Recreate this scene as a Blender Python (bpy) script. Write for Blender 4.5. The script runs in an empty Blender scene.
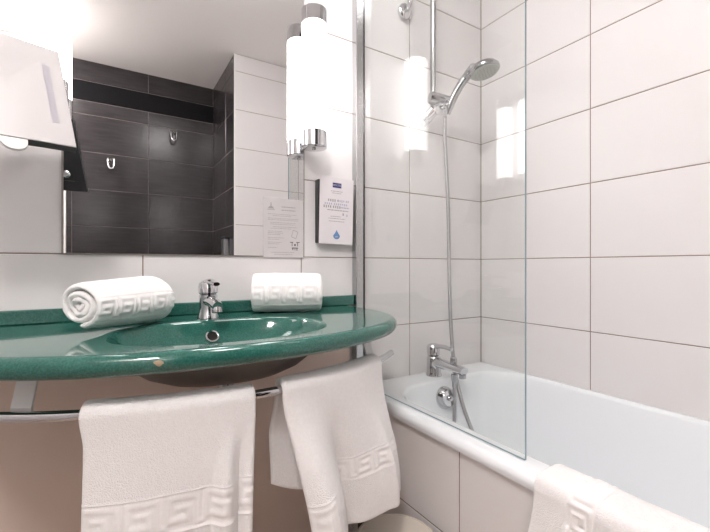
import bpy, math, random
import numpy as np
from mathutils import Vector, Matrix
random.seed(4)
scene = bpy.context.scene
C = scene.collection
PI = math.pi

# ------------------------------------------------------------ camera, light, exposure
CAMZ = 0.98
cam_d = bpy.data.cameras.new('camera'); cam = bpy.data.objects.new('camera', cam_d); C.objects.link(cam)
cam_d.sensor_width = 36.0; cam_d.lens = 36.0*395/710; cam_d.clip_start = 0.01
cam.location = (0, 0, CAMZ); cam.rotation_euler = (PI/2, 0, math.radians(-31.9))
scene.camera = cam
world = bpy.data.worlds.new('world'); scene.world = world; world.use_nodes = True
world.node_tree.nodes['Background'].inputs[0].default_value = (1, 0.97, 0.95, 1)
world.node_tree.nodes['Background'].inputs[1].default_value = 0.0
vs = scene.view_settings
vs.view_transform = 'Standard'; vs.look = 'None'; vs.gamma = 1.0; vs.use_curve_mapping = False
vs.exposure = 1.45
LAMP_E = 3.2      # tube lamps beside the mirror
CEIL_FILL_E = 11.0      # added ceiling light over the basin, unseen, brightens the room
ENTR_FILL_E = 48.0      # added warm fill light over the entrance, unseen behind the camera

# ------------------------------------------------------------ room numbers
YW = 1.17          # mirror wall
XW = 1.374         # right wall
XS = 0.69          # dark partition side / tub niche
YA = -0.26         # end wall of the tub niche
YB = -0.876        # dark wall with hooks
XL = -0.62         # left wall
ZC = 2.362
TOP = 0.847        # counter top
RIM = 0.569        # tub rim

# ------------------------------------------------------------ materials
def mat(name, col, rough=0.5, metal=0.0, **kw):
    m = bpy.data.materials.new(name); m.use_nodes = True
    b = m.node_tree.nodes['Principled BSDF']
    b.inputs['Base Color'].default_value = (*col, 1); b.inputs['Roughness'].default_value = rough
    b.inputs['Metallic'].default_value = metal
    for k, v in kw.items(): b.inputs[k.replace('_', ' ')].default_value = v
    return m
def bump(m, scale, strength, dist=0.001, stretch=(1, 1, 1), detail=2.0):
    nt = m.node_tree; b = nt.nodes['Principled BSDF']
    tc = nt.nodes.new('ShaderNodeTexCoord'); mp = nt.nodes.new('ShaderNodeMapping'); n = nt.nodes.new('ShaderNodeTexNoise')
    bp = nt.nodes.new('ShaderNodeBump')
    mp.inputs['Scale'].default_value = stretch; n.inputs['Scale'].default_value = scale; n.inputs['Detail'].default_value = detail
    bp.inputs['Strength'].default_value = strength; bp.inputs['Distance'].default_value = dist
    nt.links.new(tc.outputs['Object'], mp.inputs[0]); nt.links.new(mp.outputs[0], n.inputs['Vector'])
    nt.links.new(n.outputs[0], bp.inputs['Height']); nt.links.new(bp.outputs[0], b.inputs['Normal'])
    return n
def mottle(m, c1, c2, scale, lo=0.3, hi=0.7, stretch=(1, 1, 1), detail=4.0):
    nt = m.node_tree; b = nt.nodes['Principled BSDF']
    tc = nt.nodes.new('ShaderNodeTexCoord'); mp = nt.nodes.new('ShaderNodeMapping'); n = nt.nodes.new('ShaderNodeTexNoise')
    r = nt.nodes.new('ShaderNodeValToRGB')
    mp.inputs['Scale'].default_value = stretch; n.inputs['Scale'].default_value = scale; n.inputs['Detail'].default_value = detail
    r.color_ramp.elements[0].position = lo; r.color_ramp.elements[1].position = hi
    r.color_ramp.elements[0].color = (*c1, 1); r.color_ramp.elements[1].color = (*c2, 1)
    nt.links.new(tc.outputs['Object'], mp.inputs[0]); nt.links.new(mp.outputs[0], n.inputs['Vector'])
    nt.links.new(n.outputs[0], r.inputs[0]); nt.links.new(r.outputs[0], b.inputs['Base Color'])
    return r
M = {}
M['tile'] = mat('white_glazed_tile', (0.80, 0.765, 0.755), 0.38, Specular_IOR_Level=0.35); mottle(M['tile'], (0.775, 0.750, 0.748), (0.805, 0.785, 0.785), 2.5)
bump(M['tile'], 7.0, 0.05, 0.004)
M['grout'] = mat('grey_brown_grout', (0.30, 0.22, 0.185), 0.9); bump(M['grout'], 400, 0.3)
M['dark_tile'] = mat('charcoal_brushed_tile', (0.03, 0.026, 0.028), 0.22, Specular_IOR_Level=0.5)
mottle(M['dark_tile'], (0.017, 0.0145, 0.0155), (0.032, 0.028, 0.030), 6, stretch=(1, 9, 1))
bump(M['dark_tile'], 40, 0.14, 0.0015, stretch=(1, 8, 1), detail=5)
M['dark_grout'] = mat('pale_grout', (0.17, 0.145, 0.145), 0.9); bump(M['dark_grout'], 400, 0.3)
M['black_strip'] = mat('black_strip', (0.004, 0.004, 0.005), 0.8, Specular_IOR_Level=0.15); bump(M['black_strip'], 60, 0.1)
M['ceiling'] = mat('ceiling_paint', (0.74, 0.72, 0.71), 0.8); bump(M['ceiling'], 120, 0.15, 0.0006)
M['floor_tile'] = mat('beige_floor_tile', (0.54, 0.42, 0.345), 0.4); mottle(M['floor_tile'], (0.50, 0.385, 0.315), (0.58, 0.455, 0.375), 9)
M['white_paint'] = mat('white_gloss_paint', (0.80, 0.79, 0.78), 0.35); bump(M['white_paint'], 30, 0.03)
M['chrome'] = mat('chrome', (0.66, 0.66, 0.68), 0.06, 1.0); bump(M['chrome'], 20, 0.01)
M['satin'] = mat('satin_aluminium', (0.50, 0.50, 0.51), 0.22, 1.0); bump(M['satin'], 60, 0.02, stretch=(10, 10, 0.2))
M['steel'] = mat('brushed_steel', (0.50, 0.50, 0.52), 0.3, 1.0); bump(M['steel'], 80, 0.05, stretch=(8, 8, 0.4))
M['mirror'] = mat('mirror_silver', (0.90, 0.895, 0.89), 0.0, 1.0); mottle(M['mirror'], (0.895, 0.89, 0.885), (0.905, 0.90, 0.895), 1.0)
M['painted_reflection'] = mat('mirror_painted_reflection', (0.84, 0.82, 0.82), 0.16, 0.35); mottle(M['painted_reflection'], (0.76, 0.745, 0.75), (0.78, 0.765, 0.77), 3)  # white base colour stands in for the bright ceiling reflected in this mirror
M['sealant'] = mat('grey_sealant', (0.30, 0.265, 0.245), 0.6); bump(M['sealant'], 200, 0.1)
M['enamel'] = mat('white_enamel', (0.86, 0.89, 0.915), 0.07); bump(M['enamel'], 5, 0.02, 0.002)
M['black'] = mat('black_plastic', (0.010, 0.011, 0.013), 0.4); bump(M['black'], 300, 0.05)
M['frosted'] = mat('frosted_strip', (0.42, 0.405, 0.445), 0.5); bump(M['frosted'], 500, 0.1)
M['paper'] = mat('white_card', (0.66, 0.62, 0.62), 0.35); mottle(M['paper'], (0.58, 0.55, 0.55), (0.61, 0.58, 0.58), 20)
M['leaf'] = mat('leaflet_card', (0.74, 0.70, 0.72), 0.35); mottle(M['leaf'], (0.73, 0.69, 0.71), (0.76, 0.72, 0.74), 20)
M['ink_grey'] = mat('grey_print', (0.36, 0.34, 0.35), 0.6); mottle(M['ink_grey'], (0.34, 0.32, 0.33), (0.38, 0.36, 0.37), 90)
M['ink_dark'] = mat('dark_print', (0.10, 0.09, 0.11), 0.6); mottle(M['ink_dark'], (0.09, 0.08, 0.10), (0.12, 0.11, 0.13), 90)
M['ink_lilac'] = mat('lilac_print', (0.42, 0.42, 0.56), 0.6); mottle(M['ink_lilac'], (0.40, 0.40, 0.54), (0.45, 0.45, 0.58), 90)
M['navy'] = mat('navy_print', (0.03, 0.035, 0.17), 0.5); mottle(M['navy'], (0.028, 0.032, 0.16), (0.034, 0.038, 0.18), 50)
M['blue'] = mat('blue_print', (0.13, 0.26, 0.48), 0.5); mottle(M['blue'], (0.12, 0.25, 0.47), (0.14, 0.28, 0.50), 50)
M['white_ink'] = mat('white_print', (0.72, 0.70, 0.76), 0.5); mottle(M['white_ink'], (0.71, 0.69, 0.75), (0.73, 0.71, 0.77), 50)
M['bin'] = mat('cream_plastic', (0.62, 0.56, 0.49), 0.35); mottle(M['bin'], (0.60, 0.54, 0.47), (0.64, 0.58, 0.51), 8)
M['grey_underside'] = mat('dark_grey_brown', (0.16, 0.14, 0.125), 0.6); mottle(M['grey_underside'], (0.14, 0.12, 0.11), (0.18, 0.16, 0.14), 20)  # bowl underside: grey-brown, darker than the green countertop
M['panel'] = mat('beige_laminate', (0.74, 0.61, 0.54), 0.45); mottle(M['panel'], (0.73, 0.60, 0.53), (0.75, 0.62, 0.55), 4)
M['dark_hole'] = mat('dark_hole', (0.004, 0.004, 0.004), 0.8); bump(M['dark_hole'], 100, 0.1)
M['nozzle'] = mat('pale_nozzle_plate', (0.55, 0.58, 0.53), 0.35); bump(M['nozzle'], 300, 0.5, 0.001)
M['hose'] = mat('ribbed_metal_hose', (0.42, 0.41, 0.42), 0.28, 0.9)
def wavebump(m, scale):
    nt = m.node_tree; b = nt.nodes['Principled BSDF']
    tc = nt.nodes.new('ShaderNodeTexCoord'); w = nt.nodes.new('ShaderNodeTexWave'); bp = nt.nodes.new('ShaderNodeBump')
    w.bands_direction = 'Z'; w.inputs['Scale'].default_value = scale
    bp.inputs['Strength'].default_value = 0.6; bp.inputs['Distance'].default_value = 0.001
    nt.links.new(tc.outputs['Object'], w.inputs['Vector']); nt.links.new(w.outputs[0], bp.inputs['Height']); nt.links.new(bp.outputs[0], b.inputs['Normal'])
wavebump(M['hose'], 60)
# towels
M['terry'] = mat('white_terry', (0.87, 0.83, 0.825), 1.0, Sheen_Weight=0.25)
mottle(M['terry'], (0.92, 0.89, 0.888), (0.95, 0.935, 0.93), 160, detail=3)
bump(M['terry'], 520, 0.9, 0.0022, detail=3)
M['band'] = mat('white_woven_band', (0.87, 0.83, 0.825), 1.0, Sheen_Weight=0.15)
mottle(M['band'], (0.92, 0.89, 0.888), (0.945, 0.925, 0.92), 200, detail=2)
bump(M['band'], 650, 0.55, 0.0015, detail=2)
# green mineral counter
g = M['green'] = mat('green_mineral_resin', (0.02, 0.13, 0.10), 0.07, Coat_Weight=0.3, Coat_Roughness=0.03)
r = mottle(g, (0.014, 0.085, 0.066), (0.042, 0.165, 0.132), 330, 0.30, 0.72, detail=8)
e = r.color_ramp.elements.new(0.5); e.color = (0.026, 0.122, 0.096, 1)
# the tan chip on the front edge of the counter
nt = g.node_tree; geo = nt.nodes.new('ShaderNodeNewGeometry')
sub = nt.nodes.new('ShaderNodeVectorMath'); sub.operation = 'SUBTRACT'; sub.inputs[1].default_value = (0.064, 0.672, 0.832)
scl = nt.nodes.new('ShaderNodeVectorMath'); scl.operation = 'MULTIPLY'; scl.inputs[1].default_value = (1.0, 0.35, 1.9)
nz = nt.nodes.new('ShaderNodeTexNoise'); nz.inputs['Scale'].default_value = 90; nz.inputs['Detail'].default_value = 3
ln = nt.nodes.new('ShaderNodeVectorMath'); ln.operation = 'LENGTH'
ad = nt.nodes.new('ShaderNodeMath'); ad.operation = 'MULTIPLY_ADD'; ad.inputs[1].default_value = 0.022
lt = nt.nodes.new('ShaderNodeMath'); lt.operation = 'LESS_THAN'; lt.inputs[1].default_value = 0.0175
mx = nt.nodes.new('ShaderNodeMix'); mx.data_type = 'RGBA'; mx.inputs[7].default_value = (0.36, 0.27, 0.17, 1)
nt.links.new(geo.outputs['Position'], sub.inputs[0]); nt.links.new(sub.outputs[0], scl.inputs[0]); nt.links.new(scl.outputs[0], ln.inputs[0])
nt.links.new(geo.outputs['Position'], nz.inputs['Vector'])
nt.links.new(nz.outputs[0], ad.inputs[0]); nt.links.new(ln.outputs['Value'], ad.inputs[2]); nt.links.new(ad.outputs[0], lt.inputs[0])
nt.links.new(lt.outputs[0], mx.inputs[0]); nt.links.new(r.outputs[0], mx.inputs[6])
nt.links.new(mx.outputs[2], nt.nodes['Principled BSDF'].inputs['Base Color'])
# glass pane: transmission plus a Fresnel reflection on each face
gl = M['glass'] = bpy.data.materials.new('clear_glass'); gl.use_nodes = True; nt = gl.node_tree; nt.nodes.clear()
out = nt.nodes.new('ShaderNodeOutputMaterial'); mixs = nt.nodes.new('ShaderNodeMixShader'); tr = nt.nodes.new('ShaderNodeBsdfTransparent')
gs = nt.nodes.new('ShaderNodeBsdfGlossy'); gs.inputs['Roughness'].default_value = 0.0
tr.inputs[0].default_value = (0.975, 0.985, 0.98, 1)
geo = nt.nodes.new('ShaderNodeNewGeometry'); dt = nt.nodes.new('ShaderNodeVectorMath'); dt.operation = 'DOT_PRODUCT'
def mnode(op, a=None, b=None):
    n = nt.nodes.new('ShaderNodeMath'); n.operation = op
    for i, v in enumerate((a, b)):
        if v is None: continue
        if isinstance(v, (int, float)): n.inputs[i].default_value = v
        else: nt.links.new(v, n.inputs[i])
    return n.outputs[0]
nt.links.new(geo.outputs['Normal'], dt.inputs[0]); nt.links.new(geo.outputs['Incoming'], dt.inputs[1])
fr = mnode('ADD', mnode('MULTIPLY', mnode('POWER', mnode('SUBTRACT', 1.0, mnode('ABSOLUTE', dt.outputs['Value'])), 5.0), 0.96), 0.04)
nt.links.new(fr, mixs.inputs[0]); nt.links.new(tr.outputs[0], mixs.inputs[1]); nt.links.new(gs.outputs[0], mixs.inputs[2])
nt.links.new(mixs.outputs[0], out.inputs[0])
M['glass_edge'] = mat('green_glass_edge', (0.16, 0.27, 0.31), 0.1); mottle(M['glass_edge'], (0.24, 0.35, 0.39), (0.27, 0.38, 0.42), 5)
def emit(name, col, s):
    m = bpy.data.materials.new(name); m.use_nodes = True; b = m.node_tree.nodes['Principled BSDF']
    b.inputs['Base Color'].default_value = (0.85, 0.85, 0.85, 1); b.inputs['Roughness'].default_value = 0.3
    b.inputs['Emission Color'].default_value = (*col, 1); b.inputs['Emission Strength'].default_value = s
    return m
M['lamp'] = emit('opal_lamp_glass', (1.0, 0.97, 0.96), LAMP_E)
M['ceil_fill'] = emit('ceiling_fill_glow', (1.0, 0.975, 0.965), CEIL_FILL_E)
M['entrance_fill'] = emit('entrance_fill_glow', (1.0, 0.94, 0.915), ENTR_FILL_E)

# ------------------------------------------------------------ mesh helpers
class G:
    def __init__(s): s.v = []; s.f = []
    def add(s, vs, fs):
        o = len(s.v); s.v += [tuple(p) for p in vs]; s.f += [tuple(i+o for i in f) for f in fs]; return s
    def box(s, x0, x1, y0, y1, z0, z1, bev=0.0):
        if bev <= 0:
            v = [(x, y, z) for x in (x0, x1) for y in (y0, y1) for z in (z0, z1)]
            return s.add(v, [(0, 1, 3, 2), (4, 6, 7, 5), (0, 4, 5, 1), (2, 3, 7, 6), (0, 2, 6, 4), (1, 5, 7, 3)])
        rings = []
        for z, k in ((z0, bev), (z0+bev, 0), (z1-bev, 0), (z1, bev)):
            a, b, c, d, e = x0+k, x1-k, y0+k, y1-k, bev
            rings.append([(a+e, c, z), (b-e, c, z), (b, c+e, z), (b, d-e, z), (b-e, d, z), (a+e, d, z), (a, d-e, z), (a, c+e, z)])
        return s.loft(rings, True, True)
    def loft(s, rings, cap0=False, cap1=False, closed=True):
        n = len(rings[0]); v = [p for r in rings for p in r]; f = []
        for i in range(len(rings)-1):
            for j in range(n if closed else n-1):
                k = (j+1) % n
                f.append((i*n+j, i*n+k, (i+1)*n+k, (i+1)*n+j))
        if cap0: f.append(tuple(range(n-1, -1, -1)))
        if cap1: f.append(tuple((len(rings)-1)*n+j for j in range(n)))
        return s.add(v, f)
    def tube(s, pts, rad, n=14, caps=True):
        pts = [Vector(p) for p in pts]; m = len(pts)
        rad = rad if isinstance(rad, (list, tuple)) else [rad]*m
        t = [(pts[min(i+1, m-1)]-pts[max(i-1, 0)]).normalized() for i in range(m)]
        up = Vector((0, 0, 1)) if abs(t[0].z) < 0.9 else Vector((1, 0, 0))
        a = t[0].cross(up).normalized(); rings = []
        for i in range(m):
            a = (a - t[i]*a.dot(t[i])).normalized(); b = t[i].cross(a)
            ra, rb = rad[i] if isinstance(rad[i], (tuple, list)) else (rad[i], rad[i])
            rings.append([tuple(pts[i]+a*math.cos(2*PI*k/n)*ra+b*math.sin(2*PI*k/n)*rb) for k in range(n)])
        return s.loft(rings, caps, caps)
    def lathe(s, c, axis, prof, n=32):
        """prof: list of (radius, height along axis) from c"""
        axis = Vector(axis).normalized(); c = Vector(c)
        up = Vector((0, 0, 1)) if abs(axis.z) < 0.9 else Vector((1, 0, 0))
        a = axis.cross(up).normalized(); b = axis.cross(a)
        rings = [[tuple(c+axis*h+(a*math.cos(-2*PI*k/n)+b*math.sin(-2*PI*k/n))*max(r, 1e-5)) for k in range(n)] for r, h in prof]
        return s.loft(rings, True, True)
    def build(s, name, m, parent=None, smooth=False, angle=None):
        me = bpy.data.meshes.new(name); me.from_pydata(s.v, [], s.f); me.validate()
        import bmesh
        bm = bmesh.new(); bm.from_mesh(me); bmesh.ops.recalc_face_normals(bm, faces=bm.faces); bm.to_mesh(me); bm.free()
        for mm in (m if isinstance(m, list) else [m]): me.materials.append(M[mm])
        o = bpy.data.objects.new(name, me); C.objects.link(o)
        if parent: o.parent = parent; o.matrix_parent_inverse = Matrix.Translation(-parent.location)
        if smooth or angle:
            me.shade_smooth()
            if angle: me.set_sharp_from_angle(angle=math.radians(angle))
        return o
def thing(name, label, cat, loc=(0, 0, 0), group=None):
    o = bpy.data.objects.new(name, None); o.empty_display_size = 0.05; C.objects.link(o); o.location = loc
    return tag(o, label, cat, group)
def tag(o, label, cat, group=None):
    o['label'] = label; o['category'] = cat
    if group: o['group'] = group
    return o
def struct(o, label=None, cat=None):
    o['kind'] = 'structure'
    if label: o['label'] = label; o['category'] = cat
    return o
def spline(pts, n=8):
    pts = [Vector(p) for p in pts]; P = [pts[0]*2-pts[1]]+pts+[pts[-1]*2-pts[-2]]; o = []
    for i in range(1, len(P)-2):
        a, b, c, d = P[i-1:i+3]
        for k in range(n):
            t = k/n; o.append(0.5*((2*b)+(c-a)*t+(2*a-5*b+4*c-d)*t*t+(3*b-a-3*c+d)*t**3))
    o.append(pts[-1]); return o

# ------------------------------------------------------------ tiles
TT = 0.008
tile_meshes = {}
def tile_mesh(w, h, m, name):
    key = (round(w, 4), round(h, 4), m)
    if key in tile_meshes: return tile_meshes[key]
    g = G(); b = 0.0012; rings = []
    for z, k in ((0, 0), (TT-b, 0), (TT, b)):
        rings.append([(k, k, z), (w-k, k, z), (w-k, h-k, z), (k, h-k, z)])
    g.loft(rings, False, True)
    me = bpy.data.meshes.new(name); me.from_pydata(g.v, [], g.f); me.materials.append(M[m])
    tile_meshes[key] = me; return me
def tile_field(parent, org, ua, va, us, zs, m, name='tile', joint=0.003, skip=None):
    """org: point on the FACE plane where u=v=0; ua, va: in-plane axes; the normal is ua x va"""
    ua, va = Vector(ua), Vector(va); na = ua.cross(va); org = Vector(org)
    R = Matrix((ua, va, na)).transposed().to_4x4(); j = joint/2
    for i in range(len(us)-1):
        for k in range(len(zs)-1):
            if skip and skip(us[i], us[i+1], zs[k], zs[k+1]): continue
            w, h = us[i+1]-us[i]-joint, zs[k+1]-zs[k]-joint
            if w < 0.004 or h < 0.004: continue
            o = bpy.data.objects.new(name, tile_mesh(w, h, m, name)); C.objects.link(o); o.parent = parent
            o.matrix_basis = Matrix.Translation(org+ua*(us[i]+j)+va*(zs[k]+j)-na*TT) @ R
GR = TT-0.0015      # grout lies 1.5 mm below the tile face... backing thickness behind it
ZO = 0.009
z_d = [0.25*k for k in range(10)]+[ZC]
zs_full = [0]+[ZO+0.25*k for k in range(10)]+[ZC]
# mirror wall (tile faces at y = YW)
w = struct(G().box(XL-0.1, XW+0.1, YW+0.0018, YW+0.10, -0.1, ZC+0.1).build('wall_back', 'grout'))
us = [XL, -0.375, 0.075, 0.525, 0.975, XW]
tile_field(w, (0, YW, 0), (1, 0, 0), (0, 0, 1), us, zs_full, 'tile', skip=lambda a, b, c, d: a >= 0.97 and d <= 0.52)
# right wall
w = struct(G().box(XW+0.0018, XW+0.10, YA-0.1, YW+0.0018, -0.1, ZC+0.1).build('wall_right', 'grout'))
tile_field(w, (XW, YW, 0), (0, -1, 0), (0, 0, 1), [0, 0.46, 0.91, YW-YA], zs_full, 'tile', skip=lambda a, b, c, d: d <= 0.52)
# end wall of the tub niche
w = struct(G().box(XS+0.01, XW+0.0018, YA-0.10, YA-0.0018, -0.1, ZC+0.1).build('wall_front', 'grout'))
tile_field(w, (XW, YA, 0), (-1, 0, 0), (0, 0, 1), [0, XW-XS-0.45, XW-XS-0.004], z_d, 'tile', skip=lambda a, b, c, d: d <= 0.52)
struct(G().box(XS-0.001, XS+0.008, YA-0.006, YA+0.001, 0, ZC, 0.001).build('trim_1', 'white_paint'))
# dark partition side
w = struct(G().box(XS+0.0018, XS+0.08, YB-0.05, YA-0.006, -0.1, ZC+0.1).build('wall_partition', 'dark_grout'))
tile_field(w, (XS, YA-0.006, 0), (0, -1, 0), (0, 0, 1), [0, 0.22, YA-0.006-YB], z_d, 'dark_tile', 'dark_tile')
# dark wall with the hooks
w = struct(G().box(-0.24, XS+0.0018, YB-0.10, YB-0.0018, -0.1, ZC+0.1).build('wall_entrance', 'dark_grout'))
zd = [0.25*k for k in range(9)]+[2.09]
z_d = [0.25*k for k in range(10)]+[ZC]
u_d = [0, 0.45, 0.90, XS+0.239]
tile_field(w, (XS, YB, 0), (-1, 0, 0), (0, 0, 1), u_d, zd, 'dark_tile', 'dark_tile')
tile_field(w, (XS, YB, 0), (-1, 0, 0), (0, 0, 1), u_d, [2.225, ZC], 'dark_tile', 'dark_tile')
struct(G().box(-0.24, XS, YB-0.0015, YB+0.004, 2.093, 2.222, 0.001).build('trim_2', 'black_strip'))
# doorway wall: white door with its frame beside the dark wall
w = struct(G().box(XL-0.1, -0.24, YB-0.10, YB-0.02, -0.1, ZC+0.1).build('wall_doorway', 'white_paint'))
d = struct(G().box(-0.61, -0.30, YB-0.02, YB-0.004, 0.005, 2.02, 0.002).build('door_1', 'white_paint'))
fr = G().box(-0.298, -0.241, YB-0.019, YB+0.006, 0, 2.08, 0.002).build('door_frame', 'white_paint', d)
hd = G(); hd.lathe((-0.335, YB-0.004, 1.0), (0, 1, 0), [(0.024, 0), (0.024, 0.006), (0.009, 0.007), (0.009, 0.045)], 20)
hd.tube(spline([(-0.335, YB+0.04, 1.0), (-0.37, YB+0.046, 1.0), (-0.45, YB+0.046, 1.0)]), 0.009)
hd.build('door_handle', 'chrome', d, True, 40)
# left wall
w = struct(G().box(XL-0.10, XL-0.0018, YB-0.1, YW+0.0018, -0.1, ZC+0.1).build('wall_left', 'grout'))
tile_field(w, (XL, YB, 0), (0, 1, 0), (0, 0, 1), [0, 0.246, 0.696, 1.146, 1.596, YW-YB], zs_full, 'tile')
# ceiling, floor
struct(G().box(XL-0.1, XW+0.1, YB-0.1, YW+0.1, ZC, ZC+0.08).build('ceiling', 'ceiling'))
w = struct(G().box(XL-0.1, XW+0.1, YB-0.1, YW+0.1, -0.10, -0.0018).build('floor', 'grout'))
tile_field(w, (XL, YB, 0), (1, 0, 0), (0, 1, 0), [0, 0.31, 0.61, 0.91, 1.21, XS-XL], [0, 0.146, 0.446, 0.746, 1.046, 1.346, 1.646, YW-YB], 'floor_tile', 'floor_tile')
# tub front tiles
XA = 0.716
w = struct(G().box(XA+0.0018, XA+0.03, YA+0.001, YW-0.001, 0, 0.536).build('wall_tub_front', 'grout'))
tile_field(w, (XA, YW, 0), (0, -1, 0), (0, 0, 1), [0, 0.044, 0.494, 0.944, YW-YA-0.001], [0.0, 0.056, 0.306, 0.536], 'tile', joint=0.0035)

# ------------------------------------------------------------ bathtub
def rrect(x0, x1, y0, y1, r, z, n=10):
    o = []
    for cx, cy, a0 in ((x1-r, y1-r, 0), (x0+r, y1-r, 90), (x0+r, y0+r, 180), (x1-r, y0+r, 270)):
        for k in range(n+1):
            a = math.radians(a0+90*k/n); o.append((cx+r*math.cos(a), cy+r*math.sin(a), z))
    return o
tub = thing('bathtub', 'white enamel bathtub with tiled front along the right wall', 'bathtub', (1.037, 0.485, 0.0))
bx = (0.70, XW-0.0015, YA+0.0015, YW-0.0015)
ix = (0.783, XW-0.045, YA+0.08, 1.045)
R_ = []
def off(b, k): return (b[0]+k, b[1]-k, b[2]+k, b[3]-k)
R_.append(rrect(*off(bx, 0.012), 0.012, RIM-0.030)); R_.append(rrect(*off(bx, 0.003), 0.012, RIM-0.029))
for a in (0, 20, 40, 60, 80, 90):
    a = math.radians(a); R_.append(rrect(*off(bx, 0.018*(1-math.cos(a))), 0.018, RIM-0.018+0.018*math.sin(a)))
R_.append(rrect(*off(bx, 0.030), 0.03, RIM))
for a in (0, 25, 50, 75):
    a = math.radians(a); k = -0.014+0.014*math.sin(a)
    R_.append(rrect(*off(ix, k), 0.13, RIM-0.014*(1-math.cos(a))))
for z, kx, k1, k0, r in ((RIM-0.04, 0.004, 0.006, 0.012, 0.13), (RIM-0.12, 0.018, 0.022, 0.05, 0.13), (RIM-0.22, 0.038, 0.045, 0.10, 0.13), (RIM-0.31, 0.062, 0.075, 0.16, 0.13),
                     (RIM-0.355, 0.085, 0.10, 0.20, 0.12), (RIM-0.378, 0.115, 0.13, 0.24, 0.11), (RIM-0.385, 0.16, 0.18, 0.30, 0.08)):
    R_.append(rrect(ix[0]+kx, ix[1]-kx, ix[2]+k0, ix[3]-k1, r, z))
gt = G().loft(R_, False, True); gt.build('tub_shell', 'enamel', tub, True, 50)
gk = G(); ov = Vector((1.021, 1.030, RIM-0.060)); na = Vector((0, -1, 0.18)).normalized()
gk.lathe(ov-na*0.004, na, [(0.040, 0), (0.040, 0.004), (0.036, 0.010), (0.034, 0.020), (0.028, 0.026), (0.008, 0.028)], 32)
ovo = gk.build('overflow_knob', 'chrome', tub, True, 35)
gk = G(); gk.lathe(ov+na*0.025, na, [(0.010, 0), (0.010, 0.008), (0.006, 0.011)], 16); gk.build('knob_cap', 'chrome', ovo, True, 35)

# ------------------------------------------------------------ bath mixer
mx_ = thing('bath_mixer', 'chrome bath mixer standing on the tub rim', 'tap', (1.037, 1.105, RIM))
X, Y, Z = 1.037, 1.105, RIM
g = G(); g.lathe((X, Y, Z+0.0005), (0, 0, 1), [(0.030, 0), (0.030, 0.006), (0.027, 0.012), (0.026, 0.05), (0.027, 0.062), (0.024, 0.070), (0.020, 0.074)], 32); g.build('body', 'chrome', mx_, True, 40)
g = G(); g.tube(spline([(X, Y-0.015, Z+0.052), (X, Y-0.06, Z+0.051), (X, Y-0.11, Z+0.049), (X, Y-0.15, Z+0.047)]), [(0.019+0.0*i, 0.020-0.0003*i) for i in range(25)], 20); g.build('spout', 'chrome', mx_, True, 45)
g = G(); g.lathe((X, Y-0.143, Z+0.0), (0, 0, 1), [(0.0105, 0.022), (0.012, 0.024), (0.012, 0.036)], 20); g.build('aerator', 'satin', mx_, True, 40)
g = G(); g.lathe((X, Y, Z+0.0745), (0, 0.12, 1), [(0.019, 0), (0.024, 0.003), (0.025, 0.02), (0.024, 0.035), (0.018, 0.043), (0.006, 0.046)], 28); g.build('cartridge_cap', 'chrome', mx_, True, 40)
g = G(); g.tube(spline([(X, Y+0.012, Z+0.104), (X, Y-0.03, Z+0.114), (X, Y-0.060, Z+0.116), (X, Y-0.092, Z+0.112)]), [(0.017-0.0004*i, 0.0085-0.0001*i) for i in range(25)], 16); g.build('lever', 'chrome', mx_, True, 45)
g = G(); g.lathe((X, Y-0.100, Z+0.062), (0, 0, 1), [(0.009, 0), (0.012, 0.004), (0.012, 0.022), (0.009, 0.026)], 20); g.build('diverter_knob', 'satin', mx_, True, 40)
g = G(); g.lathe((X, Y-0.105, Z+0.028), (0, 0, -1), [(0.012, 0), (0.012, 0.02), (0.009, 0.026), (0.008, 0.045)], 20); g.build('hose_outlet', 'satin', mx_, True, 40)

# ------------------------------------------------------------ shower rail, hand shower, hose
sx, sy = 1.046, 1.118
rail = thing('shower_rail', 'vertical chrome shower rail with holder on white tiles', 'shower rail', (sx, YW, 1.5))
g = G(); g.tube([(sx, sy, 1.585), (sx, sy, 2.19)], 0.0115, 18); g.build('bar', 'satin', rail, True, 40)
g = G(); g.lathe((sx, YW-0.0005, 2.17), (0, -1, 0), [(0.024, 0), (0.024, 0.005), (0.013, 0.007), (0.013, 0.055)], 24); g.build('wall_mount', 'chrome', rail, True, 40)
g = G(); g.tube(spline([(sx-0.012, YW-0.0006, 1.538), (sx-0.01, YW-0.03, 1.548), (sx, sy-0.008, 1.572)]), [(0.024, 0.020)]*9+[(0.022, 0.019)]*8, 20); g.build('wall_mount', 'chrome', rail, True, 40)
slid = G(); slid.lathe((sx-0.040, sy-0.020, 1.606), (1, -0.35, -0.18), [(0.014, 0), (0.021, 0.003), (0.023, 0.012), (0.023, 0.088), (0.020, 0.098), (0.010, 0.101)], 24)
slid.build('slider', 'satin', rail, True, 40)
g = G(); g.lathe((sx+0.000, sy-0.030, 1.566), (0.25, -1, -0.25), [(0.021, 0), (0.0225, 0.01), (0.0215, 0.034), (0.016, 0.039)], 24); g.build('clamp_knob', 'chrome', rail, True, 40)
hs = thing('hand_shower', 'chrome hand shower head in the rail holder', 'shower head', (sx+0.03, sy-0.06, 1.60))
hp = spline([(1.066, 1.066, 1.545), (1.068, 1.045, 1.580), (1.068, 1.010, 1.620), (1.066, 0.965, 1.648), (1.066, 0.925, 1.655)])
g = G(); g.tube(hp, [0.0125+0.00012*i for i in range(len(hp)-10)]+[(0.0145+0.0024*i, 0.0150+0.0003*i) for i in range(10)], 18); g.build('handle', 'satin', hs, True, 45)
hn = Vector((0.07, -0.20, -0.97)).normalized(); hc = Vector((1.070, 0.900, 1.650))
g = G(); g.lathe(hc, hn, [(0.004, -0.012), (0.024, -0.010), (0.042, -0.002), (0.050, 0.009), (0.050, 0.017), (0.046, 0.0205)], 36); g.build('shower_head', 'satin', hs, True, 40)
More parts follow.
